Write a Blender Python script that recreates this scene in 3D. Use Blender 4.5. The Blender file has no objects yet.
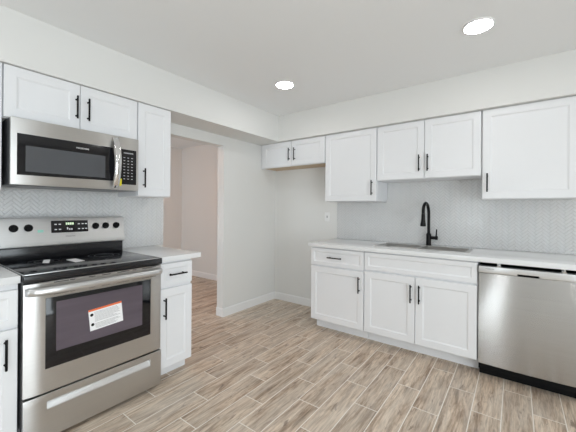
import bpy, bmesh, math, random
from mathutils import Vector, Matrix
random.seed(7)
S = bpy.context.scene
C = S.collection
R = math.radians

# ------------------------------------------------------------------ camera
YAW, ROLL, PITCH = R(36.726), R(0.412), R(0.041)
cam_d = bpy.data.cameras.new('camera')
cam_d.sensor_width = 36.0
cam_d.lens = 305.87 / 576 * 36.0
cam_d.shift_y = (209.29 - 216) / 576
cam_d.clip_start = 0.05
cam = bpy.data.objects.new('camera', cam_d)
C.objects.link(cam)
fw = Vector((-math.sin(YAW) * math.cos(PITCH), math.cos(YAW) * math.cos(PITCH), math.sin(PITCH)))
rt = Vector((math.cos(YAW), math.sin(YAW), 0))
up = rt.cross(fw)
rt, up = rt * math.cos(ROLL) + up * math.sin(ROLL), up * math.cos(ROLL) - rt * math.sin(ROLL)
mw = Matrix((rt, up, -fw)).transposed().to_4x4()
mw.translation = Vector((2.7485, -3.3808, 1.2634))
cam.matrix_world = mw
S.camera = cam

# ------------------------------------------------------------------ world, added daylight, exposure
world = bpy.data.worlds.new('world')
S.world = world
world.use_nodes = True
world.node_tree.nodes['Background'].inputs[0].default_value = (0.86, 0.93, 1.0, 1)
world.node_tree.nodes['Background'].inputs[1].default_value = 1.0


def area_light(name, loc, aim, sx, sy, power, col):
    d = bpy.data.lights.new(name, 'AREA')
    d.shape = 'RECTANGLE'
    d.size, d.size_y = sx, sy
    d.energy = power
    d.color = col
    o = bpy.data.objects.new(name, d)
    C.objects.link(o)
    o.location = loc
    o.rotation_euler = (Vector(aim) - Vector(loc)).to_track_quat('-Z', 'Y').to_euler()
    return o


# added daylight sources: unseen patio door in the right wall, rear and hall windows
area_light('added_patio_door', (5.56, -4.3, 1.05), (0, -4.3, 2.0), 3.4, 2.0, 240, (0.86, 0.95, 1.0))  # added unseen source, tilted up to brighten the left side and ceiling
area_light('added_rear_window', (1.65, -7.66, 1.4), (1.65, 0, 1.4), .9, 1.3, 48, (0.86, 0.95, 1.0))  # unseen window, placed and narrowed to streak the dishwasher door
area_light('added_hall_window', (-1.5, -4.66, 1.3), (-1.5, 0, .2), 1.5, 1.3, 60, (0.78, 0.90, 1.0))  # added unseen source, cool fill for the lower hall wall
LAMP = 85.0           # emission of the ceiling downlights
WARM = 82.0           # emission of the assumed warm lamp beyond the doorway
S.cycles.diffuse_bounces = 8
S.view_settings.view_transform = 'Standard'
S.view_settings.look = 'None'
S.view_settings.gamma = 1.0
S.view_settings.use_curve_mapping = False
S.view_settings.exposure = -0.85

# ------------------------------------------------------------------ materials


def nm(name):
    m = bpy.data.materials.new(name)
    m.use_nodes = True
    nt = m.node_tree
    return m, nt, nt.nodes['Principled BSDF']


def lin(c):
    return tuple((v / 12.92 if v <= .04045 else ((v + .055) / 1.055) ** 2.4) for v in c)


def srgb(r, g, b):
    return lin((r / 255, g / 255, b / 255)) + (1,)


def noise(nt, scale, detail=3, vec=None, rough=.5):
    n = nt.nodes.new('ShaderNodeTexNoise')
    n.inputs['Scale'].default_value = scale
    n.inputs['Detail'].default_value = detail
    n.inputs['Roughness'].default_value = rough
    if vec:
        nt.links.new(vec, n.inputs['Vector'])
    return n


def mapping(nt, scale, coord='Object'):
    tc = nt.nodes.new('ShaderNodeTexCoord')
    mp = nt.nodes.new('ShaderNodeMapping')
    mp.inputs['Scale'].default_value = scale
    nt.links.new(tc.outputs[coord], mp.inputs['Vector'])
    return mp.outputs['Vector']


def bump(nt, bsdf, h, strength, dist=.01):
    b = nt.nodes.new('ShaderNodeBump')
    b.inputs['Strength'].default_value = strength
    b.inputs['Distance'].default_value = dist
    nt.links.new(h, b.inputs['Height'])
    nt.links.new(b.outputs['Normal'], bsdf.inputs['Normal'])


def mix(nt, fac, a, b):
    m = nt.nodes.new('ShaderNodeMix')
    m.data_type = 'RGBA'
    for s, v in ((m.inputs[0], fac), (m.inputs[6], a), (m.inputs[7], b)):
        if hasattr(v, 'is_output'):
            nt.links.new(v, s)
        else:
            s.default_value = v
    return m.outputs[2]


def ramp(nt, fac, stops):
    r = nt.nodes.new('ShaderNodeValToRGB')
    e = r.color_ramp.elements
    while len(e) < len(stops):
        e.new(.5)
    for el, (p, c) in zip(e, stops):
        el.position, el.color = p, c
    nt.links.new(fac, r.inputs[0])
    return r.outputs[0]


def math_n(nt, op, a, b=None, c=None):
    n = nt.nodes.new('ShaderNodeMath')
    n.operation = op
    for i, v in enumerate((a, b, c)):
        if v is None:
            continue
        if hasattr(v, 'is_output'):
            nt.links.new(v, n.inputs[i])
        else:
            n.inputs[i].default_value = v
    return n.outputs[0]


def plain(name, col, rough=.5, metal=0.0, nscale=40, var=.02, bmp=0.0, spec=None, coat=0):
    """a procedural material: one colour with a slight mottling"""
    m, nt, b = nm(name)
    n = noise(nt, nscale, 2, mapping(nt, (1, 1, 1)))
    lo = tuple(max(0, v * (1 - var)) for v in col[:3]) + (1,)
    hi = tuple(min(1, v * (1 + var)) for v in col[:3]) + (1,)
    nt.links.new(mix(nt, n.outputs['Fac'], lo, hi), b.inputs['Base Color'])
    b.inputs['Roughness'].default_value = rough
    b.inputs['Metallic'].default_value = metal
    if spec is not None:
        b.inputs['Specular IOR Level'].default_value = spec
    if coat:
        b.inputs['Coat Weight'].default_value = coat
        b.inputs['Coat Roughness'].default_value = .05
    if bmp:
        bump(nt, b, n.outputs['Fac'], bmp, .002)
    return m


M = {}
M['wall'] = plain('wall_paint', (.735, .735, .72, 1), .85, nscale=220, var=.01, bmp=.12)
M['ceiling'] = plain('ceiling_paint', (.85, .865, .875, 1), .9, nscale=160, var=.01, bmp=.15)
M['trim'] = plain('trim_paint', (.82, .82, .82, 1), .4, nscale=30, var=.01)
M['cabinet'] = plain('cabinet_lacquer', (.785, .795, .815, 1), .35, nscale=12, var=.008)
M['plywood'] = plain('raw_plywood', (.56, .44, .31, 1), .7, nscale=25, var=.12)
M['black_handle'] = plain('matte_black_metal', (.005, .005, .0055, 1), .5, 0, var=.1, spec=.12)
M['faucet_black'] = plain('faucet_matte_black', (.004, .004, .0045, 1), .38, 0, var=.1, spec=.2)
M['black_glass'] = plain('black_glass', (.006, .006, .008, 1), .06, var=.1, nscale=5)
M['black_enamel'] = plain('black_enamel', (.010, .010, .012, 1), .18, var=.1)
M['black_plastic'] = plain('black_plastic', (.006, .006, .0065, 1), .6, var=.1, spec=.12)
M['dark_side'] = plain('dark_painted_steel', (.06, .062, .068, 1), .4, .2, var=.1)
M['grey_print'] = plain('grey_print', (.30, .30, .31, 1), .6, var=.02)
M['white_print'] = plain('white_print', (.75, .75, .76, 1), .6, var=.02)
M['key_print'] = plain('keypad_print', (.45, .45, .47, 1), .6, var=.02)
M['burner_print'] = plain('burner_print', (.045, .047, .052, 1), .3, var=.05)
M['paper'] = plain('white_paper', (.86, .86, .87, 1), .7, nscale=60, var=.02)
M['orange'] = plain('orange_print', (.80, .16, .05, 1), .6, var=.02)
M['yellow'] = plain('yellow_sticker', (.75, .68, .02, 1), .5, var=.03)
M['teal'] = plain('teal_sticker', (.30, .62, .52, 1), .5, var=.03)
M['grout'] = plain('grout', (.52, .52, .52, 1), .9, nscale=300, var=.03)
M['tile'] = plain('glazed_tile', (.67, .675, .68, 1), .14, nscale=14, var=.02)
M['chrome'] = plain('chrome', (.75, .75, .75, 1), .12, 1.0, var=.02)


def steel(name, col, rough, aniso, streak=(2, 2, 260), strength=.03, dirvar=.05):
    m, nt, b = nm(name)
    n = noise(nt, 1.0, 3, mapping(nt, streak))
    n2 = noise(nt, 1.2, 2, mapping(nt, (1, 1, .4)))
    lo = tuple(v * (1 - dirvar) for v in col) + (1,)
    hi = tuple(min(1, v * (1 + dirvar)) for v in col) + (1,)
    nt.links.new(mix(nt, n.outputs['Fac'], lo, hi), b.inputs['Base Color'])
    b.inputs['Metallic'].default_value = 1
    r = math_n(nt, 'MULTIPLY_ADD', n2.outputs['Fac'], .10, rough - .05)
    nt.links.new(r, b.inputs['Roughness'])
    b.inputs['Anisotropic'].default_value = aniso
    b.inputs['Anisotropic Rotation'].default_value = .25
    t = nt.nodes.new('ShaderNodeTangent')
    t.direction_type = 'RADIAL'
    t.axis = 'Z'
    nt.links.new(t.outputs[0], b.inputs['Tangent'])
    bump(nt, b, n.outputs['Fac'], strength, .001)
    return m


M['steel'] = steel('brushed_stainless', (.60, .59, .575), .34, .85)
M['steel_panel'] = steel('brushed_appliance_panel', (.47, .46, .45), .25, .97, dirvar=.10)
M['steel_light'] = steel('light_stainless', (.68, .685, .69), .36, .6)
M['steel_sink'] = plain('sink_stainless', (.66, .65, .63, 1), .36, 1.0, nscale=20, var=.05)


def oven_glass():
    m, nt, b = nm('oven_glass_reflection')
    n = noise(nt, 1.0, 2, mapping(nt, (1.5, 1.5, 14)))
    nt.links.new(mix(nt, n.outputs['Fac'], (.05, .042, .058, 1), (.13, .105, .135, 1)), b.inputs['Base Color'])  # purple streaks painted into the colour imitate reflections of the room
    b.inputs['Roughness'].default_value = .08
    b.inputs['Specular IOR Level'].default_value = .9
    return m


M['oven_glass'] = oven_glass()
M['microwave_glass'] = plain('microwave_window_mesh', (.07, .075, .085, 1), .12, nscale=900, var=.25, spec=.9)


def cooktop_glass():
    m, nt, b = nm('speckled_ceramic_glass')
    n = noise(nt, 420, 1, mapping(nt, (1, 1, 1)))
    c = ramp(nt, n.outputs['Fac'], [(.60, (.008, .009, .012, 1)), (.72, (.10, .11, .13, 1))])
    nt.links.new(c, b.inputs['Base Color'])
    b.inputs['Roughness'].default_value = .08
    return m


M['cooktop'] = cooktop_glass()


def quartz():
    m, nt, b = nm('white_quartz')
    n = noise(nt, 5, 6, mapping(nt, (1, 1, 1)), .65)
    w = nt.nodes.new('ShaderNodeTexWave')
    w.inputs['Scale'].default_value = .9
    w.inputs['Distortion'].default_value = 14
    w.inputs['Detail'].default_value = 4
    v = ramp(nt, w.outputs['Fac'], [(0.0, (.75, .76, .77, 1)), (.04, (.775, .785, .795, 1))])
    nt.links.new(mix(nt, math_n(nt, 'MULTIPLY', n.outputs['Fac'], .25), v, (.74, .75, .76, 1)), b.inputs['Base Color'])
    b.inputs['Roughness'].default_value = .2
    return m


M['quartz'] = quartz()


def emission(name, col, s):
    m, nt, b = nm(name)
    b.inputs['Base Color'].default_value = (.8, .8, .8, 1)
    b.inputs['Emission Color'].default_value = col
    b.inputs['Emission Strength'].default_value = s
    return m


M['lamp'] = emission('downlight_lens', (1.0, .99, .98, 1), LAMP)
M['warm_lamp'] = emission('warm_lamp_glass', (1.0, .47, .24, 1), WARM)
M['digit'] = emission('green_display', (.35, .75, .12, 1), .9)


def floor_mat():
    """wood-look porcelain planks 0.155 x 0.61 m in a one-third offset, pale grout"""
    m, nt, b = nm('wood_plank_tile')
    g = nt.nodes.new('ShaderNodeNewGeometry')
    sp = nt.nodes.new('ShaderNodeSeparateXYZ')
    nt.links.new(g.outputs['Position'], sp.inputs[0])
    X, Y = sp.outputs[0], sp.outputs[1]
    W, L = .1555, .61
    cx = math_n(nt, 'DIVIDE', math_n(nt, 'SUBTRACT', X, .816 - 155.5), W)
    col = math_n(nt, 'FLOOR', cx)
    fx = math_n(nt, 'FRACT', cx)
    k = math_n(nt, 'SUBTRACT', col, 1000.0)
    yy = math_n(nt, 'ADD', math_n(nt, 'ADD', Y, 1.862 + 610.0), math_n(nt, 'MULTIPLY', k, .2105))
    ry = math_n(nt, 'DIVIDE', yy, L)
    row = math_n(nt, 'FLOOR', ry)
    fy = math_n(nt, 'FRACT', ry)
    ex = math_n(nt, 'MULTIPLY', math_n(nt, 'MINIMUM', fx, math_n(nt, 'SUBTRACT', 1.0, fx)), W)
    ey = math_n(nt, 'MULTIPLY', math_n(nt, 'MINIMUM', fy, math_n(nt, 'SUBTRACT', 1.0, fy)), L)
    e = math_n(nt, 'MINIMUM', ex, ey)
    gr = nt.nodes.new('ShaderNodeMapRange')
    gr.inputs[1].default_value, gr.inputs[2].default_value = .0018, .0034
    nt.links.new(e, gr.inputs[0])
    cb = nt.nodes.new('ShaderNodeCombineXYZ')
    nt.links.new(col, cb.inputs[0])
    nt.links.new(row, cb.inputs[1])
    wn = nt.nodes.new('ShaderNodeTexWhiteNoise')
    wn.noise_dimensions = '2D'
    nt.links.new(cb.outputs[0], wn.inputs['Vector'])
    # grain coordinates, shifted for every plank
    off = nt.nodes.new('ShaderNodeVectorMath')
    off.operation = 'SCALE'
    nt.links.new(wn.outputs['Color'], off.inputs[0])
    off.inputs['Scale'].default_value = 37.0
    def grain(sx, sy, det, rough):
        sc = nt.nodes.new('ShaderNodeVectorMath')
        sc.operation = 'MULTIPLY'
        nt.links.new(g.outputs['Position'], sc.inputs[0])
        sc.inputs[1].default_value = (sx, sy, 1)
        ad = nt.nodes.new('ShaderNodeVectorMath')
        ad.operation = 'ADD'
        nt.links.new(sc.outputs[0], ad.inputs[0])
        nt.links.new(off.outputs[0], ad.inputs[1])
        n = noise(nt, 1.0, det, ad.outputs[0], rough)
        n.inputs['Distortion'].default_value = .6
        return n.outputs['Fac']
    g1 = grain(24, 2.6, 6, .65)
    g2 = grain(110, 8, 4, .65)
    g3 = grain(30, 7, 3, .6)
    g4 = grain(9, 1.6, 2, .5)
    base = ramp(nt, g1, [(.30, (.20, .145, .105, 1)), (.42, (.40, .315, .245, 1)), (.54, (.56, .47, .385, 1)), (.72, (.66, .585, .50, 1))])
    fine = ramp(nt, g2, [(.36, (.52, .50, .48, 1)), (.58, (1.0, 1.0, 1.0, 1))])
    mu = nt.nodes.new('ShaderNodeMix')
    mu.data_type = 'RGBA'
    mu.blend_type = 'MULTIPLY'
    mu.inputs[0].default_value = .8
    nt.links.new(base, mu.inputs[6])
    nt.links.new(fine, mu.inputs[7])
    knots = ramp(nt, g3, [(.60, (0, 0, 0, 1)), (.70, (1, 1, 1, 1))])
    c1 = mix(nt, math_n(nt, 'MULTIPLY', knots, .75), mu.outputs[2], (.13, .09, .07, 1))
    grey = ramp(nt, g4, [(.42, (0, 0, 0, 1)), (.60, (1, 1, 1, 1))])
    c1 = mix(nt, math_n(nt, 'MULTIPLY', grey, .30), c1, (.50, .465, .42, 1))
    hs = nt.nodes.new('ShaderNodeHueSaturation')
    nt.links.new(c1, hs.inputs['Color'])
    nt.links.new(math_n(nt, 'MULTIPLY_ADD', wn.outputs['Value'], .16, 1.12), hs.inputs['Value'])
    hs.inputs['Saturation'].default_value = 1.12
    fin = mix(nt, gr.outputs[0], (.84, .80, .74, 1), hs.outputs[0])
    nt.links.new(fin, b.inputs['Base Color'])
    b.inputs['Roughness'].default_value = .42
    bump(nt, b, math_n(nt, 'MULTIPLY_ADD', g2, .12, gr.outputs[0]), .25, .002)
    return m


M['floor'] = floor_mat()

# ------------------------------------------------------------------ mesh builder
# Coordinates of the builder are (x along the wall, d out from the wall, z up); d becomes -y.


class MB:
    def __init__(self):
        self.bm = bmesh.new()
        self.mi = 0

    def _new(self, verts, faces, mi=None):
        vs = [self.bm.verts.new((v[0], -v[1], v[2])) for v in verts]
        out = []
        for f in faces:
            try:
                fc = self.bm.faces.new([vs[i] for i in f])
                fc.material_index = self.mi if mi is None else mi
                out.append(fc)
            except ValueError:
                pass
        return vs, out

    def box(self, x0, x1, d0, d1, z0, z1, bev=0.0, seg=2, mi=None):
        v = [(x, d, z) for z in (z0, z1) for d in (d0, d1) for x in (x0, x1)]
        f = [(0, 1, 3, 2), (4, 6, 7, 5), (0, 4, 5, 1), (2, 3, 7, 6), (0, 2, 6, 4), (1, 5, 7, 3)]
        vs, fs = self._new(v, f, mi)
        if bev > 0:
            es = list({e for fc in fs for e in fc.edges})
            bmesh.ops.bevel(self.bm, geom=es, offset=bev, segments=seg, profile=.6, affect='EDGES', clamp_overlap=True,
                            material=-1)
        return self

    def ring_loft(self, rings, cap0=True, cap1=True, mi=None):
        n = len(rings[0])
        v = [p for r in rings for p in r]
        f = []
        for i in range(len(rings) - 1):
            for j in range(n):
                a, b = i * n + j, i * n + (j + 1) % n
                f.append((a, b, b + n, a + n))
        if cap0:
            f.append(tuple(range(n - 1, -1, -1)))
        if cap1:
            f.append(tuple((len(rings) - 1) * n + j for j in range(n)))
        self._new(v, f, mi)
        return self

    def tube(self, pts, rads, n=14, mi=None):
        if not isinstance(rads, (list, tuple)):
            rads = [rads] * len(pts)
        P = [Vector(p) for p in pts]
        rings = []
        ref = None
        for i, p in enumerate(P):
            t = (P[min(i + 1, len(P) - 1)] - P[max(i - 1, 0)]).normalized()
            if ref is None:
                ref = Vector((0, 0, 1)) if abs(t.z) < .9 else Vector((1, 0, 0))
            a = (ref - t * ref.dot(t)).normalized()
            ref = a
            b = t.cross(a)
            rings.append([tuple(p + (a * math.cos(2 * math.pi * k / n) + b * math.sin(2 * math.pi * k / n)) * rads[i]) for k in range(n)])
        return self.ring_loft(rings, mi=mi)

    def lathe(self, c, axis, prof, n=24, mi=None):
        """prof: list of (distance along axis, radius)"""
        ax = Vector(axis).normalized()
        a = Vector((0, 0, 1)) if abs(ax.z) < .9 else Vector((1, 0, 0))
        a = (a - ax * a.dot(ax)).normalized()
        b = ax.cross(a)
        c = Vector(c)
        rings = [[tuple(c + ax * h + (a * math.cos(2 * math.pi * k / n) + b * math.sin(2 * math.pi * k / n)) * max(r, .0003)) for k in range(n)] for h, r in prof]
        return self.ring_loft(rings, mi=mi)

    def prism(self, poly, x0, x1, mi=None):
        """poly in (d, z), extruded along x"""
        return self.ring_loft([[(x0, d, z) for d, z in poly], [(x1, d, z) for d, z in poly]], mi=mi)

    def grid(self, us, vs, holes, place, w0, w1, mi=None):
        """slab made of cells us x vs without the cells in holes; place(u, v, w) gives the point"""
        def on(i, j):
            return 0 <= i < len(us) - 1 and 0 <= j < len(vs) - 1 and (i, j) not in holes
        for i in range(len(us) - 1):
            for j in range(len(vs) - 1):
                if not on(i, j):
                    continue
                u0, u1, v0, v1 = us[i], us[i + 1], vs[j], vs[j + 1]
                q = [(u0, v0), (u1, v0), (u1, v1), (u0, v1)]
                for w in (w0, w1):
                    self._new([place(u, v, w) for u, v in q], [(0, 1, 2, 3)], mi)
                for (a, b, di, dj) in ((0, 1, 0, -1), (1, 2, 1, 0), (2, 3, 0, 1), (3, 0, -1, 0)):
                    if not on(i + di, j + dj):
                        self._new([place(*q[a], w0), place(*q[b], w0), place(*q[b], w1), place(*q[a], w1)], [(0, 1, 2, 3)], mi)
        bmesh.ops.remove_doubles(self.bm, verts=self.bm.verts, dist=1e-5)
        return self

    def bevel_sharp(self, off, seg=2):
        bmesh.ops.recalc_face_normals(self.bm, faces=self.bm.faces)
        es = [e for e in self.bm.edges if len(e.link_faces) == 2 and e.calc_face_angle(0) > .8]
        bmesh.ops.bevel(self.bm, geom=es, offset=off, segments=seg, profile=.6, affect='EDGES', clamp_overlap=True, material=-1)
        return self

    def build(self, name, mats, parent=None, smooth=35):
        bm = self.bm
        bmesh.ops.recalc_face_normals(bm, faces=bm.faces)
        me = bpy.data.meshes.new(name)
        bm.to_mesh(me)
        bm.free()
        if not isinstance(mats, (list, tuple)):
            mats = [mats]
        for mm in mats:
            me.materials.append(mm)
        if smooth:
            for p in me.polygons:
                p.use_smooth = True
            me.set_sharp_from_angle(angle=R(smooth))
        o = bpy.data.objects.new(name, me)
        C.objects.link(o)
        if parent:
            o.parent = parent
        return o


def tag(o, label, cat, group=None):
    o['label'] = label
    o['category'] = cat
    if group:
        o['group'] = group
    return o


def thing(name, label, cat, loc=(0, 0, 0), rz=0.0, group=None):
    o = bpy.data.objects.new(name, None)
    o.empty_display_size = .1
    C.objects.link(o)
    o.location = loc
    o.rotation_euler = (0, 0, R(rz))
    return tag(o, label, cat, group)


def struct(o):
    o['kind'] = 'structure'
    return o


def wbox(name, x0, x1, y0, y1, z0, z1, mat, bev=0):
    return struct(MB().box(x0, x1, -y1, -y0, z0, z1, bev).build(name, mat))


# ------------------------------------------------------------------ the setting
CEIL = 2.440
XR, YR = 5.4, -7.5
DOOR0, DOOR1, DOORZ = -1.725, -.957, 2.005
SOFZ, SOFD, SOFB = 2.117, .345, .368     # soffit underside, depth on the left and back walls

wbox('floor', -2.9, XR, YR, .35, -.05, 0, M['floor'])
wbox('ceiling', -2.9, XR + .1, YR - .1, .35, CEIL, CEIL + .06, M['ceiling'])
# left wall with the open doorway
ys, zs = [YR, DOOR0, DOOR1, .2], [0, DOORZ, CEIL]
struct(MB().grid(ys, zs, {(1, 0)}, lambda u, v, w: (w, -u, v), -.11, 0).build('wall_left', M['wall'], smooth=0))
wbox('wall_back', 0, XR, 0, .12, 0, CEIL, M['wall'])
# right wall with an added patio door, rear wall with an added window (behind the camera)
ys, zs = [YR, -6.0, -2.6, 0], [0, 2.1, CEIL]
struct(MB().grid(ys, zs, {(1, 0)}, lambda u, v, w: (w, -u, v), XR, XR + .1).build('wall_right', M['wall'], smooth=0))
xs, zs = [0, 1.2, 2.1, XR], [0, .75, 2.05, CEIL]
struct(MB().grid(xs, zs, {(1, 1)}, lambda u, v, w: (u, -w, v), YR - .1, YR).build('wall_rear', M['wall'], smooth=0))
b = MB()
for y0, y1 in ((-6.0, -5.94), (-4.34, -4.26), (-2.66, -2.6)):
    b.box(XR + .02, XR + .08, -y1, -y0, 0, 2.1)
b.box(XR + .02, XR + .08, 2.66, 5.94, 0, .05)
b.box(XR + .02, XR + .08, 2.66, 5.94, 2.04, 2.1)
struct(b.build('added_door_1', M['trim']))  # frame of the added patio door, out of view
b = MB()
for x0, x1 in ((1.2, 1.25), (2.05, 2.1)):
    b.box(x0, x1, -YR + .02, -YR + .08, .75, 2.05)
b.box(1.25, 2.05, -YR + .02, -YR + .08, .75, .8)
b.box(1.25, 2.05, -YR + .02, -YR + .08, 2.0, 2.05)
struct(b.build('added_window_1', M['trim']))  # frame of the added rear window, out of view
# the room beyond the doorway
wbox('wall_hall_back', -2.54, -.11, .2, .3, 0, CEIL, M['wall'])
wbox('wall_hall_left', -2.64, -2.54, YR, .3, 0, CEIL, M['wall'])
xs, zs = [-2.54, -2.25, -.75, -.11], [0, .65, 1.95, CEIL]
struct(MB().grid(xs, zs, {(1, 1)}, lambda u, v, w: (u, -w, v), -4.6, -4.5).build('wall_hall_rear', M['wall'], smooth=0))  # opening added for the hall fill light
# soffits above the wall cabinets
wbox('wall_soffit_left', .0005, SOFD, -4.2, -.0005, SOFZ, CEIL - .0005, M['wall'])
wbox('wall_soffit_back', SOFD + .0005, XR - .001, -SOFB, -.0005, SOFZ, CEIL - .0005, M['wall'])


def baseboard(name, pts, h=.098, t=.013):
    """a plain board run along a polyline; pts in world xy, thickness to the right of the run"""
    o = MB()
    n = len(pts)
    P = [Vector((p[0], p[1])) for p in pts]
    off = []
    for i in range(n):
        ds = []
        if i > 0:
            ds.append((P[i] - P[i - 1]).normalized())
        if i < n - 1:
            ds.append((P[i + 1] - P[i]).normalized())
        ns = [Vector((d.y, -d.x)) for d in ds]
        s = sum(ns, Vector((0, 0)))
        s = s / s.length
        s = s / max(.3, s.dot(ns[0]))
        off.append(s)
    prof = [(.0006, 0), (t, 0), (t, h - .012), (t * .55, h), (.0006, h)]
    rings = [[(P[i].x + off[i].x * a, -(P[i].y + off[i].y * a), z) for a, z in prof] for i in range(n)]
    o.ring_loft(rings)
    return struct(o.build(name, M['trim'], smooth=0))


baseboard('baseboard_left', [(-.1094, DOOR1), (0, DOOR1), (0, -.0135)])
baseboard('baseboard_back', [(.0008, 0), (1.03, 0)])
baseboard('baseboard_hall', [(-2.539, .2), (-.111, .2)])

# ------------------------------------------------------------------ cabinet builders


def shaker(b, x0, x1, z0, z1, d0, d1, fr, rec=.0065, chs=.0025):
    """one framed door front with a recessed flat panel"""
    def rect(i, d):
        return [(x0 + i, d, z0 + i), (x1 - i, d, z0 + i), (x1 - i, d, z1 - i), (x0 + i, d, z1 - i)]
    rings = [rect(0, d0), rect(0, d1 - chs), rect(chs, d1), rect(fr, d1), rect(fr + .003, d1 - .003), rect(fr + .006, d1 - .004), rect(fr + .010, d1 - rec)]
    b.ring_loft(rings)
    return b


def slab(b, x0, x1, z0, z1, d0, d1, chs=.0025):
    def rect(i, d):
        return [(x0 + i, d, z0 + i), (x1 - i, d, z0 + i), (x1 - i, d, z1 - i), (x0 + i, d, z1 - i)]
    b.ring_loft([rect(0, d0), rect(0, d1 - chs), rect(chs, d1)])
    return b


def bar_handle(parent, x, z, d, length, vertical=True):
    b = MB()
    r, st, h = .0058, .03, length / 2
    if vertical:
        b.lathe((x, d + st, z - h), (0, 0, 1), [(0, r * .8), (.002, r), (length - .002, r), (length, r * .8)], 12)
        for s in (-1, 1):
            b.lathe((x, d, z + s * (h - .022)), (0, 1, 0), [(0, .006), (.003, .0045), (st, .0045)], 10)
    else:
        b.lathe((x - h, d + st, z), (1, 0, 0), [(0, r * .8), (.002, r), (length - .002, r), (length, r * .8)], 12)
        for s in (-1, 1):
            b.lathe((x + s * (h - .022), d, z), (0, 1, 0), [(0, .006), (.003, .0045), (st, .0045)], 10)
    o = b.build('handle', M['black_handle'], parent)
    o['label'] = 'matte black bar handle'
    return o


def wall_cabinet(name, label, loc, rz, w, z0, z1, dep, doors, wood_bottom=False, group=None):
    """doors: (x0, x1, handle x, handle z)"""
    t = thing(name, label, 'cabinet', (loc[0], loc[1], z0), rz, group)
    H = z1 - z0
    b = MB()
    d0 = .0015
    b.box(.0008, w - .0008, d0, dep, .014 if wood_bottom else 0, H, .001, 1)
    if wood_bottom:
        b.box(.0008, .018, d0, dep, 0, .014)
        b.box(w - .018, w - .0008, d0, dep, 0, .014)
        b.box(.018, w - .018, dep - .02, dep, 0, .014)
    b.build('carcass', M['cabinet'], t)
    if wood_bottom:
        p = MB().box(.0185, w - .0185, .004, dep - .0205, .004, .0136).build('bottom_panel', M['plywood'], t)
        p['label'] = 'bare plywood underside'
    for x0, x1, hx, hz in doors:
        b = MB()
        dd = shaker(b, x0, x1,  .004, H - .003, dep + .0008, dep + .021, .058).build('door', M['cabinet'], t, smooth=0)
        if hx is not None:
            bar_handle(dd, hx, hz - z0, dep + .021, .155)
    return t


def toe(t, w, d, h):
    MB().box(.001, w - .001, d - .018, d, 0, h - .0005).build('toe_kick', M['cabinet'], t)


def base_cabinet(name, label, loc, rz, w, dep, kd, zb, ztop, doors, drawers, fixed=(), hollow=False):
    """doors: (x0, x1, z0, z1, handle x, handle z); drawers: (x0, x1, z0, z1, handle x or None)"""
    t = thing(name, label, 'cabinet', loc, rz)
    b = MB()
    if hollow:
        b.box(.0008, .018, .012, dep, zb, ztop, .0008, 1)
        b.box(w - .018, w - .0008, .012, dep, zb, ztop, .0008, 1)
        b.box(.018, w - .018, .012, dep, zb, zb + .018)
        b.box(.018, w - .018, .012, .024, zb + .018, ztop)
        b.box(.018, w - .018, dep - .02, dep, zb + .018, ztop)
    else:
        b.box(.0008, w - .0008, .012, dep, zb, ztop, .001, 1)
    b.build('carcass', M['cabinet'], t)
    toe(t, w, kd, zb)
    for x0, x1, z0, z1, hx, hz in doors:
        dd = shaker(MB(), x0, x1, z0, z1, dep + .0008, dep + .021, .058).build('door', M['cabinet'], t, smooth=0)
        bar_handle(dd, hx, hz, dep + .021, .155)
    for x0, x1, z0, z1, hx, hl in drawers:
        dd = shaker(MB(), x0, x1, z0, z1, dep + .0008, dep + .021, .036, .007).build('drawer_front' if hx else 'false_front', M['cabinet'], t, smooth=0)
        if hx:
            bar_handle(dd, hx, (z0 + z1) / 2, dep + .021, hl, False)
    return t


# wall cabinets on the back wall, left to right
UD = .307
wall_cabinet('wall_cabinet', 'short white two-door wall cabinet high over the empty refrigerator gap in the corner', (.003, 0), 0,
             .990, 1.803, 2.1155, UD, [(.045, .5105, .487, 1.948), (.5155, .985, .5685, 1.944)], wood_bottom=True)
wall_cabinet('wall_cabinet', 'tall white single-door wall cabinet between the refrigerator-gap cabinet and the sink cabinet', (.995, 0), 0,
             .605, 1.357, 2.1155, UD, [(.004, .601, .558, 1.495)])
wall_cabinet('wall_cabinet', 'white two-door wall cabinet above the faucet, with its bottom raised', (1.602, 0), 0,
             .909, 1.563, 2.1155, UD, [(.004, .4525, .411, 1.710), (.4565, .905, .486, 1.708)])
wall_cabinet('wall_cabinet', 'tall white single-door wall cabinet above the dishwasher, handle at its lower left', (2.513, 0), 0,
             .610, 1.362, 2.1155, UD, [(.004, .606, .040, 1.500)])
# wall cabinets on the left wall
wall_cabinet('wall_cabinet', 'white wall cabinet at the left photo edge, mostly cut off, left of the microwave', (0, -3.55), 90,
             .603, 1.364, 2.1155, UD, [(.004, .300, .26, 1.51), (.304, .601, .345, 1.51)])
wall_cabinet('wall_cabinet', 'short white two-door wall cabinet directly above the microwave', (0, -2.945), 90,
             .797, 1.797, 2.1155, UD, [(.003, .3955, .3725, 1.950), (.3995, .793, .4435, 1.948)])
wall_cabinet('wall_cabinet', 'narrow tall white wall cabinet between the microwave and the doorway', (0, -2.146), 90,
             .295, 1.362, 2.1155, UD, [(.004, .291, .049, 1.510)])

# base cabinets on the back wall
BD = .609
base_cabinet('base_cabinet', 'white base cabinet with one drawer over one door, beside the refrigerator gap', (1.003, 0, 0), 0,
             .593, BD, .50, .112, .8755, [(.004, .589, .118, .676, .548, .549)], [(.004, .589, .690, .866, .289, .160)])
base_cabinet('sink_base_cabinet', 'wide white sink base cabinet with two doors and a false drawer front', (1.598, 0, 0), 0,
             .917, BD, .50, .112, .8755, [(.004, .457, .118, .688, .427, .549), (.462, .913, .118, .688, .496, .552)],
             [(.004, .913, .704, .866, None, 0)], hollow=True)
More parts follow.
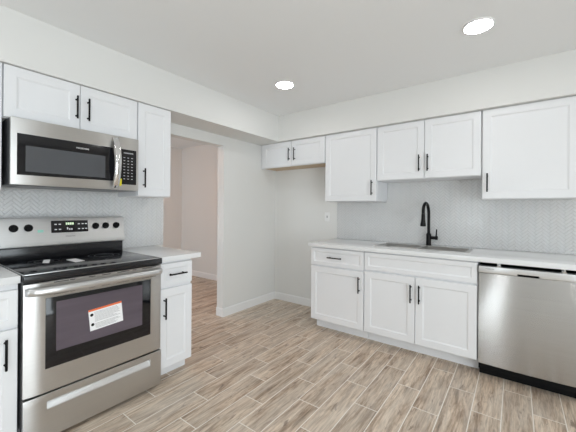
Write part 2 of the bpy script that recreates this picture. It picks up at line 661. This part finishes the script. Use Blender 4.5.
# base cabinets on the left wall
LD = .668
base_cabinet('base_cabinet', 'narrow white base cabinet with one drawer over one door, right of the range', (0, -2.169, 0), 90,
             .284, LD, .60, .088, .8755, [(.004, .281, .092, .672, .041, .535)], [(.004, .281, .692, .858, .143, .150)])
base_cabinet('base_cabinet', 'white base cabinet at the left photo edge, mostly cut off, left of the range', (0, -3.54, 0), 90,
             .598, LD, .60, .088, .8755, [(.004, .297, .092, .640, .255, .525), (.301, .594, .092, .640, .545, .525)],
             [(.004, .594, .656, .840, .30, .150)])

# ------------------------------------------------------------------ countertops
CT0, CT1 = .8762, .914
SX0, SX1, SD0, SD1 = 1.645, 2.415, .135, .450
b = MB().grid([.983, SX0, SX1, 3.16], [.0105, SD0, SD1, .655], {(1, 1)}, lambda u, v, w: (u, v, w), CT0, CT1)
b.bevel_sharp(.003)
tag(b.build('countertop', M['quartz']), 'long white quartz countertop along the back wall with the sink cut out', 'countertop')
b = MB().box(-2.1685, -1.822, .0105, .715, CT0, CT1, .003)
o = tag(b.build('countertop', M['quartz']), 'short white countertop piece between the range and the doorway', 'countertop')
o.rotation_euler = (0, 0, R(90))
b = MB().box(-3.55, -2.9415, .0105, .715, CT0, CT1, .003)
o = tag(b.build('countertop', M['quartz']), 'white countertop piece left of the range at the photo edge', 'countertop')
o.rotation_euler = (0, 0, R(90))

# ------------------------------------------------------------------ herringbone backsplash


def herringbone(rects, w=.0222, L=.0666, gap=.0022, th=.0075):
    bm_all = MB()
    n = 3
    rnd = random.Random(3)
    c45 = math.sqrt(.5)
    ox, oz = rects[0][0] + .02, 1.0
    for (x0, x1, z0, z1) in rects:
        b = MB()
        cells = []
        rad = int((abs(x1 - x0) + (z1 - z0) + 3.2) / w)
        for i in range(-rad, rad):
            for k in range(-rad // (2 * n) - 1, rad // (2 * n) + 2):
                cells.append((i + 2 * n * k, i, n, 1))
                cells.append((i, i - 2 * n + 1 + 2 * n * k, 1, n))
        for (cx, cy, cw, ch) in cells:
            mx, my = (cx + cw / 2) * w, (cy + ch / 2) * w
            X, Z = ox + (mx - my) * c45, oz + (mx + my) * c45
            if X < x0 - L or X > x1 + L or Z < z0 - L or Z > z1 + L:
                continue
            tilt = (rnd.uniform(-.014, .014), rnd.uniform(-.014, .014))
            hw, hh = cw * w / 2 - gap / 2, ch * w / 2 - gap / 2
            rings = []
            for ins, d in ((0, .003), (0, th - .0022), (.0008, th - .0019), (.0050, th)):
                rg = []
                for sx, sy in ((-1, -1), (1, -1), (1, 1), (-1, 1)):
                    lx, ly = sx * (hw - ins), sy * (hh - ins)
                    dd = d + (lx * tilt[0] + ly * tilt[1] if d > .004 else 0)
                    px, py = mx + lx, my + ly
                    rg.append((ox + (px - py) * c45, dd, oz + (px + py) * c45))
                rings.append(rg)
            b.ring_loft(rings, cap0=False)
        bm = b.bm
        for co, no in (((x0, 0, 0), (-1, 0, 0)), ((x1, 0, 0), (1, 0, 0)), ((0, 0, z0), (0, 0, -1)), ((0, 0, z1), (0, 0, 1))):
            bmesh.ops.bisect_plane(bm, geom=bm.verts[:] + bm.edges[:] + bm.faces[:], plane_co=co, plane_no=no, clear_outer=True)
        me = bpy.data.meshes.new('tmp')
        bm.to_mesh(me)
        bm.free()
        bm_all.bm.from_mesh(me)
        bpy.data.meshes.remove(me)
        bm_all.box(x0, x1, .0004, .0052, z0, z1, mi=1)
    return bm_all


ZS = .9145
o = herringbone([(.985, 1.6, ZS, 1.3562), (1.6, 2.512, ZS, 1.5622), (2.512, 3.158, ZS, 1.3612)]).build('tile_backsplash', [M['tile'], M['grout']], smooth=20)
tag(o, 'white herringbone tile backsplash behind the faucet on the back wall', 'backsplash')
o = herringbone([(-3.55, -2.945, ZS, 1.3632), (-2.945, -2.147, ZS, 1.39), (-2.147, DOOR0 - .001, ZS, 1.3612)]).build('tile_backsplash', [M['tile'], M['grout']], smooth=20)
o.rotation_euler = (0, 0, R(90))
tag(o, 'white herringbone tile backsplash behind the range on the left wall', 'backsplash')


def text_mesh(name, body, size, mat, parent, x, d, z, depth=.0004):
    cu = bpy.data.curves.new(name, 'FONT')
    cu.body = body
    cu.size = size
    cu.extrude = depth
    cu.align_x = 'CENTER'
    cu.align_y = 'CENTER'
    tmp = bpy.data.objects.new('tmp_text', cu)
    C.objects.link(tmp)
    dg = bpy.context.evaluated_depsgraph_get()
    me = bpy.data.meshes.new_from_object(tmp.evaluated_get(dg))
    me.name = name
    bpy.data.objects.remove(tmp)
    bpy.data.curves.remove(cu)
    me.transform(Matrix.Translation((x, -d, z)) @ Matrix.Rotation(R(90), 4, 'X'))
    me.materials.clear()
    me.materials.append(mat)
    o = bpy.data.objects.new(name, me)
    C.objects.link(o)
    o.parent = parent
    return o


# ------------------------------------------------------------------ range
RW = .766
rng = thing('electric_range', 'freestanding stainless steel electric range with black glass cooktop', 'range', (0, -2.937, 0), 90)
RF = .735
b = MB().box(.004, RW - .004, .03, .675, .03, .872, .003)
b.build('body', M['dark_side'], rng)['label'] = 'dark painted side panels'
for x in (.045, RW - .045):
    for d in (.08, .655):
        MB().lathe((x, d, 0), (0, 0, 1), [(0, .02), (.012, .02), (.014, .011), (.0295, .011)], 16).build('foot', M['black_plastic'], rng)
# cooktop: glass with a black front edge and a thin bright rim
b = MB().box(0, RW, .03, RF + .002, .8725, .912, .007, 3)
ct = b.build('cooktop', M['black_enamel'], rng)
MB().box(.008, RW - .008, .165, RF - .012, .9122, .9165, .0015).build('glass_top', M['cooktop'], ct)
b = MB()
for s in (.001, RW - .007):
    b.box(s, s + .006, .165, RF - .006, .9122, .9165, .001)
b.box(.0072, RW - .0072, RF - .0118, RF - .0055, .9122, .9165, .001)
b.build('metal_rim', M['steel_light'], ct)
for cx_, cd, r in ((.20, .56, .105), (.56, .56, .088), (.20, .30, .080), (.56, .30, .100)):
    for rr in (r, r * .62):
        n = 40
        b = MB()
        rings = [[(cx_ + q * math.cos(2 * math.pi * k / n), cd + q * math.sin(2 * math.pi * k / n), zz) for k in range(n)] for q, zz in ((rr - .0012, .91655), (rr - .0012, .9168), (rr + .0012, .9168), (rr + .0012, .91655))]
        b.ring_loft(rings, False, False)
        b.build('burner_marking', M['burner_print'], ct)
# backguard
prof = [(.035, .9125), (.150, .9125), (.150, .992), (.158, 1.004), (.152, 1.03), (.125, 1.188), (.115, 1.196), (.035, 1.196)]
bg = MB().prism([(.035, .998), (.150, .998), (.160, 1.004), (.161, 1.012), (.155, 1.035), (.131, 1.186), (.126, 1.1935), (.116, 1.196), (.035, 1.196)], 0, RW + .010)
bgo = bg.build('backguard', M['steel_light'], rng)
bk = MB().box(.002, RW - .002, .036, .150, .9125, .9978, .004).build('backguard_base', M['black_enamel'], rng)
bk['label'] = 'glossy black strip under the control console'
# console face: slanted from (.155,1.035) to (.131,1.186)
SL = (.155 - .131) / (1.186 - 1.035)


def cons_d(z):
    return .155 - (z - 1.035) * SL


def cons_panel(x0, x1, z0, z1, t0, t1, name, mat, parent):
    b = MB()
    r0 = [(x0, cons_d(z0) + t0, z0), (x1, cons_d(z0) + t0, z0), (x1, cons_d(z1) + t0, z1), (x0, cons_d(z1) + t0, z1)]
    r1 = [(p[0], p[1] + t1 - t0, p[2]) for p in r0]
    b.ring_loft([r0, r1])
    return b.build(name, mat, parent, smooth=0)


dp = cons_panel(.281, .510, 1.088, 1.172, .0002, .003, 'display_panel', M['black_glass'], bgo)
for ix in (.300, .325, .443, .468, .490):
    for iz in (1.107, 1.143):
        cons_panel(ix, ix + .014, iz, iz + .007, .0031, .0036, 'touch_button', M['white_print'], dp)
for k in range(4):
    cons_panel(.368 + k * .013, .378 + k * .013, 1.142, 1.158, .0031, .0036, 'display_digit', M['digit'], dp)
for k in range(3):
    cons_panel(.374 + k * .013, .382 + k * .013, 1.108 - (.004 if k else 0), 1.124 - (.008 if k else 0), .0031, .0036, 'display_mark', M['white_print'], dp)
axis = Vector((0, 1, SL)).normalized()
for kx in (.081, .157, .563, .635, .714):
    zc = 1.127
    kb = MB()
    kb.lathe((kx, cons_d(zc) + .0006, zc), axis, [(0, .0245), (.003, .0245), (.0035, .021), (.020, .019), (.023, .017)], 24)
    ko = kb.build('knob', M['black_plastic'], bgo)
    ko['label'] = 'black control knob'
    g = Vector((kx, cons_d(zc), zc)) + axis * .0235
    b2 = MB()
    u = Vector((math.sin(.5), 0, math.cos(.5)))
    v = u.cross(axis)
    rings = []
    for h in (0, .006):
        rings.append([tuple(g + axis * h + u * (a * .0165) + v * (c * .005)) for a, c in ((-1, -1), (1, -1), (1, 1), (-1, 1))])
    b2.ring_loft(rings)
    b2.build('knob_grip', M['black_plastic'], ko)
cons_panel(.205, .237, 1.094, 1.112, .0003, .0008, 'sticker', M['teal'], bgo)['label'] = 'small pale teal sticker'
tm = text_mesh('lettering', 'FRIGIDAIRE', .012, M['grey_print'], bgo, .395, .1525, 1.060)
# oven door
DZ0, DZ1 = .272, .866
rings = []
for i in range(41):
    q = -1 + 2 * i / 40
    x = RW / 2 + q * (RW / 2 - .004)
    f = RF - .011 * max(0, (abs(q) - .77) / .23) ** 2
    rings.append([(x, .677, DZ0), (x, f - .004, DZ0), (x, f, DZ0 + .004), (x, f, DZ1 - .004), (x, f - .004, DZ1), (x, .677, DZ1)])
dr = MB().ring_loft(rings).build('oven_door', M['steel'], rng, smooth=40)
b = MB().box(.094, .680, RF + .0003, RF + .0035, .400, .778, .0012)
ow = b.build('window_frame', M['black_glass'], dr)
b = MB().box(.141, .621, RF + .0037, RF + .0046, .482, .752, .0003, 1)
b.build('window', M['oven_glass'], dr)['label'] = 'dim oven glass with reflected streaks painted in'
# handle: a broad bar, ends sweeping back to the door
rings = []
prof = [(-.022, 0), (-.019, .012), (-.006, .020), (.010, .019), (.021, .008), (.022, -.002), (.010, -.010), (-.010, -.008)]
for x, dd, s in ((.008, .002, .85), (.022, .016, .97), (.060, .030, 1.0), (.20, .036, 1), (.38, .037, 1), (.56, .036, 1), (.706, .030, 1), (.744, .016, .97), (.758, .002, .85)):
    rings.append([(x, RF + dd + q * s, .824 + h * s) for h, q in prof])
hb = MB().ring_loft(rings)
for x0, x1 in ((.018, .050), (.710, .742)):
    hb.box(x0, x1, RF + .0004, RF + .020, .812, .836, .004)
hb.build('handle', M['steel_light'], dr, smooth=50)['label'] = 'broad polished steel bar handle'
for x0, x1 in ((.13, .20), (.205, .23), (.30, .335), (.37, .42), (.46, .535), (.555, .58), (.62, .72)):
    for z in (.857, .7925):  # upper row is vents, lower row paints their reflection as dark strips
        MB().box(x0, x1, RF + .0003, RF + .0010, z, z + .0035).build('vent_or_reflection', M['black_plastic'], dr)
# printed care sheet taped to the oven window (slightly tilted)
P = [Vector((.296, .662)), Vector((.484, .676)), Vector((.496, .548)), Vector((.308, .536))]


def lab(u, v):
    a = P[0].lerp(P[1], u)
    c = P[3].lerp(P[2], u)
    return a.lerp(c, v)


lb = MB()
D0 = RF + .0052
def lq(u0, u1, v0, v1, dd, mi):
    q = [lab(u0, v0), lab(u1, v0), lab(u1, v1), lab(u0, v1)]
    lb.ring_loft([[(p.x, D0 if mi == 0 else D0 + .0004, p.y) for p in q], [(p.x, dd, p.y) for p in q]], mi=mi)
lq(0, 1, 0, 1, D0 + .0005, 0)
lq(0, 1, 0, .09, D0 + .0008, 1)
for v in (.26, .72):
    c = lab(.085, v)
    lb.lathe((c.x, D0 + .0004, c.y), (0, 1, 0), [(0, .009), (.0004, .009)], 14, mi=2)
rn = random.Random(5)
for i in range(15):
    v = .16 + i * .054
    if .60 < v < .66:
        continue
    lq(.16, .16 + rn.uniform(.55, .78), v, v + .016, D0 + .0008, 3)
lb.build('care_sheet', [M['paper'], M['orange'], M['black_plastic'], M['grey_print']], dr, smooth=0)['label'] = 'white printed sheet with an orange top stripe'
# storage drawer with a recessed pull
b = MB().grid([.004, .104, .682, RW - .004], [.024, .178, .226, .264], {(1, 1)}, lambda u, v, w: (u, w, v), .700, RF)
b.bevel_sharp(.003)
sd = b.build('storage_drawer', M['steel'], rng)
b = MB()
b.prism([(.702, .226), (.7335, .178), (.7335, .182), (.7100, .222), (.7335, .224), (.7335, .226)], .104, .682)
b.build('pull_recess', M['steel_light'], sd, smooth=0)
MB().box(.01, RW - .01, .6765, .6995, .03, .262).build('drawer_box', M['dark_side'], rng)

# papers lying on the cooktop
def sheet(name, label, pts, z):
    b = MB()
    b.ring_loft([[(x, -y, z) for x, y in pts], [(x, -y, z + .0012) for x, y in pts]])
    return tag(b.build(name, M['paper'], smooth=0), label, 'paper')


sheet('paper_leaflet', 'flat white paper leaflet on the black cooktop, the larger of two', [(.335, -2.625), (.335, -2.570), (.478, -2.565), (.495, -2.625)], .9170)
sheet('paper_slip', 'small white paper slip on the cooktop left of the larger leaflet', [(.24, -2.722), (.25, -2.690), (.395, -2.735), (.365, -2.762)], .9170)

# ------------------------------------------------------------------ microwave
mwv = thing('microwave', 'stainless steel over-the-range microwave mounted above the range', 'microwave', (0, -2.927, 1.394), 90)
MWW, MWH, MD = .746, .400, .412
MB().box(.003, MWW - .003, .0095, MD - .030, .004, MWH, .002).build('body', M['dark_side'], mwv)['label'] = 'dark grey side panels'
b = MB().grid([.06, .33, .36, .42, .69], [.06, .32], set(), lambda u, v, w: (u, v, w), .0005, .0036)
b.build('grease_filter', M['grey_print'], mwv)
md = MB().box(0, .594, MD - .029, MD, .004, MWH - .002, .004, 3).build('door', M['steel'], mwv)
# dark door glass with a bowed right edge behind the handle
pts = [(.029, .062), (.562, .068)]
for k in range(1, 8):
    a = k / 8
    pts.append((.562 + .010 * math.sin(math.pi * a) , .068 + (.306 - .068) * a))
pts += [(.562, .306), (.029, .306)]
b = MB()
b.ring_loft([[(x, MD + .0003, z) for x, z in pts], [(x, MD + .003, z) for x, z in pts]])
gl = b.build('door_glass', M['black_glass'], md, smooth=0)
b = MB().box(.068, .507, MD + .0032, MD + .0040, .084, .238, .0002, 1)
b.build('window', M['microwave_glass'], gl)['label'] = 'grey see-through window'
text_mesh('lettering', 'FRIGIDAIRE', .015, M['white_print'], gl, .366, MD + .0036, .268)
hb = MB()
rings = []
prof = [(math.cos(2 * math.pi * k / 14) * .021, math.sin(2 * math.pi * k / 14) * .009) for k in range(14)]
for z, dd in ((.016, .010), (.04, .024), (.09, .042), (.15, .053), (.20, .056), (.25, .053), (.31, .042), (.355, .024), (.378, .010)):
    rings.append([(.574 + a, MD + dd + q, z) for a, q in prof])
hb.ring_loft(rings)
for z in (.030, .364):
    hb.box(.562, .586, MD + .0003, MD + .022, z - .009, z + .009, .003)
hb.build('handle', M['chrome'], md, smooth=60)['label'] = 'bowed shiny vertical handle'
cp = MB().box(.597, MWW, MD - .029, MD, .004, MWH - .002, .004, 3).build('control_panel', M['steel'], mwv)
kp = MB().box(.606, .728, MD + .0003, MD + .003, .048, .308, .001, 1).build('keypad', M['black_glass'], cp)
MB().box(.633, .703, MD + .0032, MD + .0038, .277, .286).build('clock_display', M['grey_print'], kp)
for r in range(8):
    for c in range(3):
        x, z = .632 + c * .028, .086 + r * .0225
        MB().box(x, x + .012, MD + .0032, MD + .0038, z, z + .005).build('button', M['key_print'], kp)
MB().box(.6045, .6195, MD + .0036, MD + .0041, .036, .088).build('energy_tag', M['yellow'], cp)['label'] = 'small bright yellow tag'

# ------------------------------------------------------------------ dishwasher
DX0, DWW = 2.5175, .605
dw = thing('dishwasher', 'built-in stainless steel dishwasher under the right end of the countertop', 'dishwasher', (DX0, 0, 0), 0)
MB().box(.004, DWW - .004, .03, .59, .10, .845, .002).build('tub', M['black_plastic'], dw)
MB().box(.006, DWW - .006, .45, .555, 0, .0995).build('kick_plate', M['black_plastic'], dw)['label'] = 'black recessed kick plate'
MB().box(.004, DWW - .004, .5555, .612, .060, .1045, .002).build('lower_trim', M['black_plastic'], dw)
# gently bowed door skin
n = 24
rings = []
for i in range(n + 1):
    x = .004 + (DWW - .008) * i / n
    s = 2 * i / n - 1
    bow = .010 * (1 - s * s)
    f = .638 + bow
    rings.append([(x, .592, .108), (x, f - .004, .108), (x, f, .112), (x, f, .792), (x, f - .003, .797), (x, .592, .797)])
dd = MB().ring_loft(rings).build('door', M['steel_panel'], dw, smooth=40)
b = MB().grid([.004, .240, .362, DWW - .004], [.7985, .812, .848], {(1, 0)}, lambda u, v, w: (u, w, v), .592, .650)
b.bevel_sharp(.003)
b.build('control_strip', M['steel_light'], dw)
MB().box(.242, .360, .594, .632, .799, .811).build('pocket_handle', M['black_plastic'], dw)['label'] = 'dark recessed pocket handle'
MB().box(.004, .239, .594, .640, .7972, .7984).build('seam', M['black_plastic'], dw)
for x in (.118, .484):
    b = MB().box(x, x + .022, .56, .634, .8482, .8500).box(x, x + .022, .56, .562, .850, .8755).box(x + .004, x + .018, .62, .634, .8500, .858, .001, 1)
    b.build('mounting_bracket', M['chrome'], dw)
text_mesh('lettering', 'FRIGIDAIRE', .011, M['grey_print'], dw, .075, .6506, .830)

# end panel closing the run beside the dishwasher
tag(MB().box(3.126, 3.150, .012, .630, 0, .8755, .001, 1).build('end_panel', M['cabinet']), 'white end panel beside the dishwasher at the right end of the run', 'panel')

# ------------------------------------------------------------------ sink and faucet
sk = thing('sink', 'double bowl stainless steel sink set into the long countertop in front of the faucet', 'sink', (0, 0, 0), 0)


def rrect(x0, x1, d0, d1, r, z, n=5):
    out = []
    for cx_, cd, a0 in ((x1 - r, d1 - r, 0), (x0 + r, d1 - r, 90), (x0 + r, d0 + r, 180), (x1 - r, d0 + r, 270)):
        for k in range(n + 1):
            a = R(a0 + 90 * k / n)
            out.append((cx_ + r * math.cos(a), cd + r * math.sin(a), z))
    return out


mid = (SX0 + SX1) / 2
RZ = .9168
b = MB()
fx0, fx1, fd0, fd1 = SX0 - .020, SX1 + .020, SD0 - .020, SD1 + .020
b.grid([fx0, SX0 + .006, mid - .010, mid + .010, SX1 - .006, fx1], [fd0, SD0 + .006, SD1 - .006, fd1], {(1, 1), (3, 1)}, lambda u, v, w: (u, v, w), .9144, RZ)
b.build('rim', M['steel_sink'], sk)
for x0, x1 in ((SX0 + .004, mid - .008), (mid + .008, SX1 - .004)):
    d0, d1 = SD0 + .004, SD1 - .004
    b = MB()
    rings = [rrect(x0 + .0015, x1 - .0015, d0 + .0015, d1 - .0015, .03, .9143), rrect(x0 + .012, x1 - .012, d0 + .012, d1 - .012, .045, .720), rrect(x0 + .04, x1 - .04, d0 + .04, d1 - .04, .045, .702)]
    b.ring_loft(rings, False, True)
    bo = b.build('bowl', M['steel_sink'], sk, smooth=60)
    m_ = bo.modifiers.new('thickness', 'SOLIDIFY')
    m_.thickness = .0012
    m_.offset = 0
    MB().lathe(((x0 + x1) / 2, (d0 + d1) / 2, .7030), (0, 0, 1), [(0, .045), (.002, .045), (.003, .036), (.001, .030), (.001, .004)], 24).build('drain', M['chrome'], bo)

fc = thing('faucet', 'matte black gooseneck pull-down kitchen faucet with side lever at the sink', 'faucet', (2.046, -.078, .9142), 0)
MB().lathe((0, 0, 0), (0, 0, 1), [(0, .027), (.006, .027), (.010, .0235), (.112, .0235), (.118, .019), (.124, .0155)], 24).build('body', M['faucet_black'], fc)
pts = [(0, 0, .1245), (0, 0, .20), (0, 0, .28), (0, 0, .325)]
for k in range(1, 17):
    a = math.pi * k / 16 * 1.05
    pts.append((-.012 * math.sin(math.pi / 2 * k / 16), .088 - .088 * math.cos(a), .333 + .088 * math.sin(a)))
lx, ld, lz = pts[-1]
MB().tube(pts, .0145, 16).build('gooseneck', M['faucet_black'], fc)
MB().lathe((lx, ld, lz - .001), Vector((-.03, -.10, -1)), [(0, .0150), (.012, .0165), (.05, .0175), (.080, .021), (.116, .0265), (.120, .024)], 24).build('spray_head', M['faucet_black'], fc)
b = MB()
b.lathe((.0236, 0, .078), (1, 0, 0), [(0, .0165), (.032, .0165), (.037, .019), (.056, .019), (.060, .016)], 20)
b.tube([(.068, 0, .085), (.071, .001, .12), (.074, .003, .165)], [.0075, .0065, .0058], 12)
b.build('lever', M['faucet_black'], fc, smooth=50)

# ------------------------------------------------------------------ wall plate
sw = thing('light_switch', 'white switch plate on the back wall left of the tiled backsplash', 'light switch', (.845, 0, 1.118), 0)
MB().box(-.036, .036, .0006, .006, 0, .116, .002).build('cover_plate', M['trim'], sw)
MB().box(-.006, .006, .0062, .0085, .044, .072, .001, 1).build('toggle', M['grey_print'], sw)

# ------------------------------------------------------------------ recessed ceiling lights
for x, y, label in ((.996, -1.098, 'recessed round ceiling light near the left corner, the farther of two'),
                    (2.549, -1.107, 'recessed round ceiling light near the right photo edge, the nearer of two'),
                    (.50, -3.9, 'added unseen recessed round ceiling light behind the camera on the range side'),  # from here on added out of view, for floor light and steel streaks
                    (4.15, -1.017, 'added unseen recessed round ceiling light over the right side of the room, right of the camera'),
                    (3.80, -3.9, 'added unseen recessed round ceiling light near the added patio door behind the camera'),
                    (2.38, -3.9, 'added unseen recessed round ceiling light behind the camera over the middle of the room')):
    t = thing('recessed_light', label, 'ceiling light', (x, y, CEIL - .012), 0, 'recessed ceiling lights')
    MB().lathe((0, 0, .0118), (0, 0, -1), [(0, .088), (.006, .088), (.009, .083), (.009, .0795), (.004, .079)], 40).build('trim_ring', M['trim'], t)
    MB().lathe((0, 0, .0035), (0, 0, -1), [(0, .0785), (.0005, .0785)], 40).build('lens', M['lamp'], t)

# assumed unseen warm ceiling lamp in the room beyond the doorway
t = thing('assumed_flush_lamp', 'assumed unseen warm flush ceiling lamp in the room beyond the doorway', 'ceiling light', (-1.0, -1.3, CEIL - .10), 0)
MB().lathe((0, 0, .0995), (0, 0, -1), [(0, .15), (.02, .15), (.022, .13)], 32).build('base', M['trim'], t)
MB().lathe((0, 0, .077), (0, 0, -1), [(0, .128), (.02, .125), (.045, .10), (.065, .05), (.072, .005)], 32).build('glass_shade', M['warm_lamp'], t)
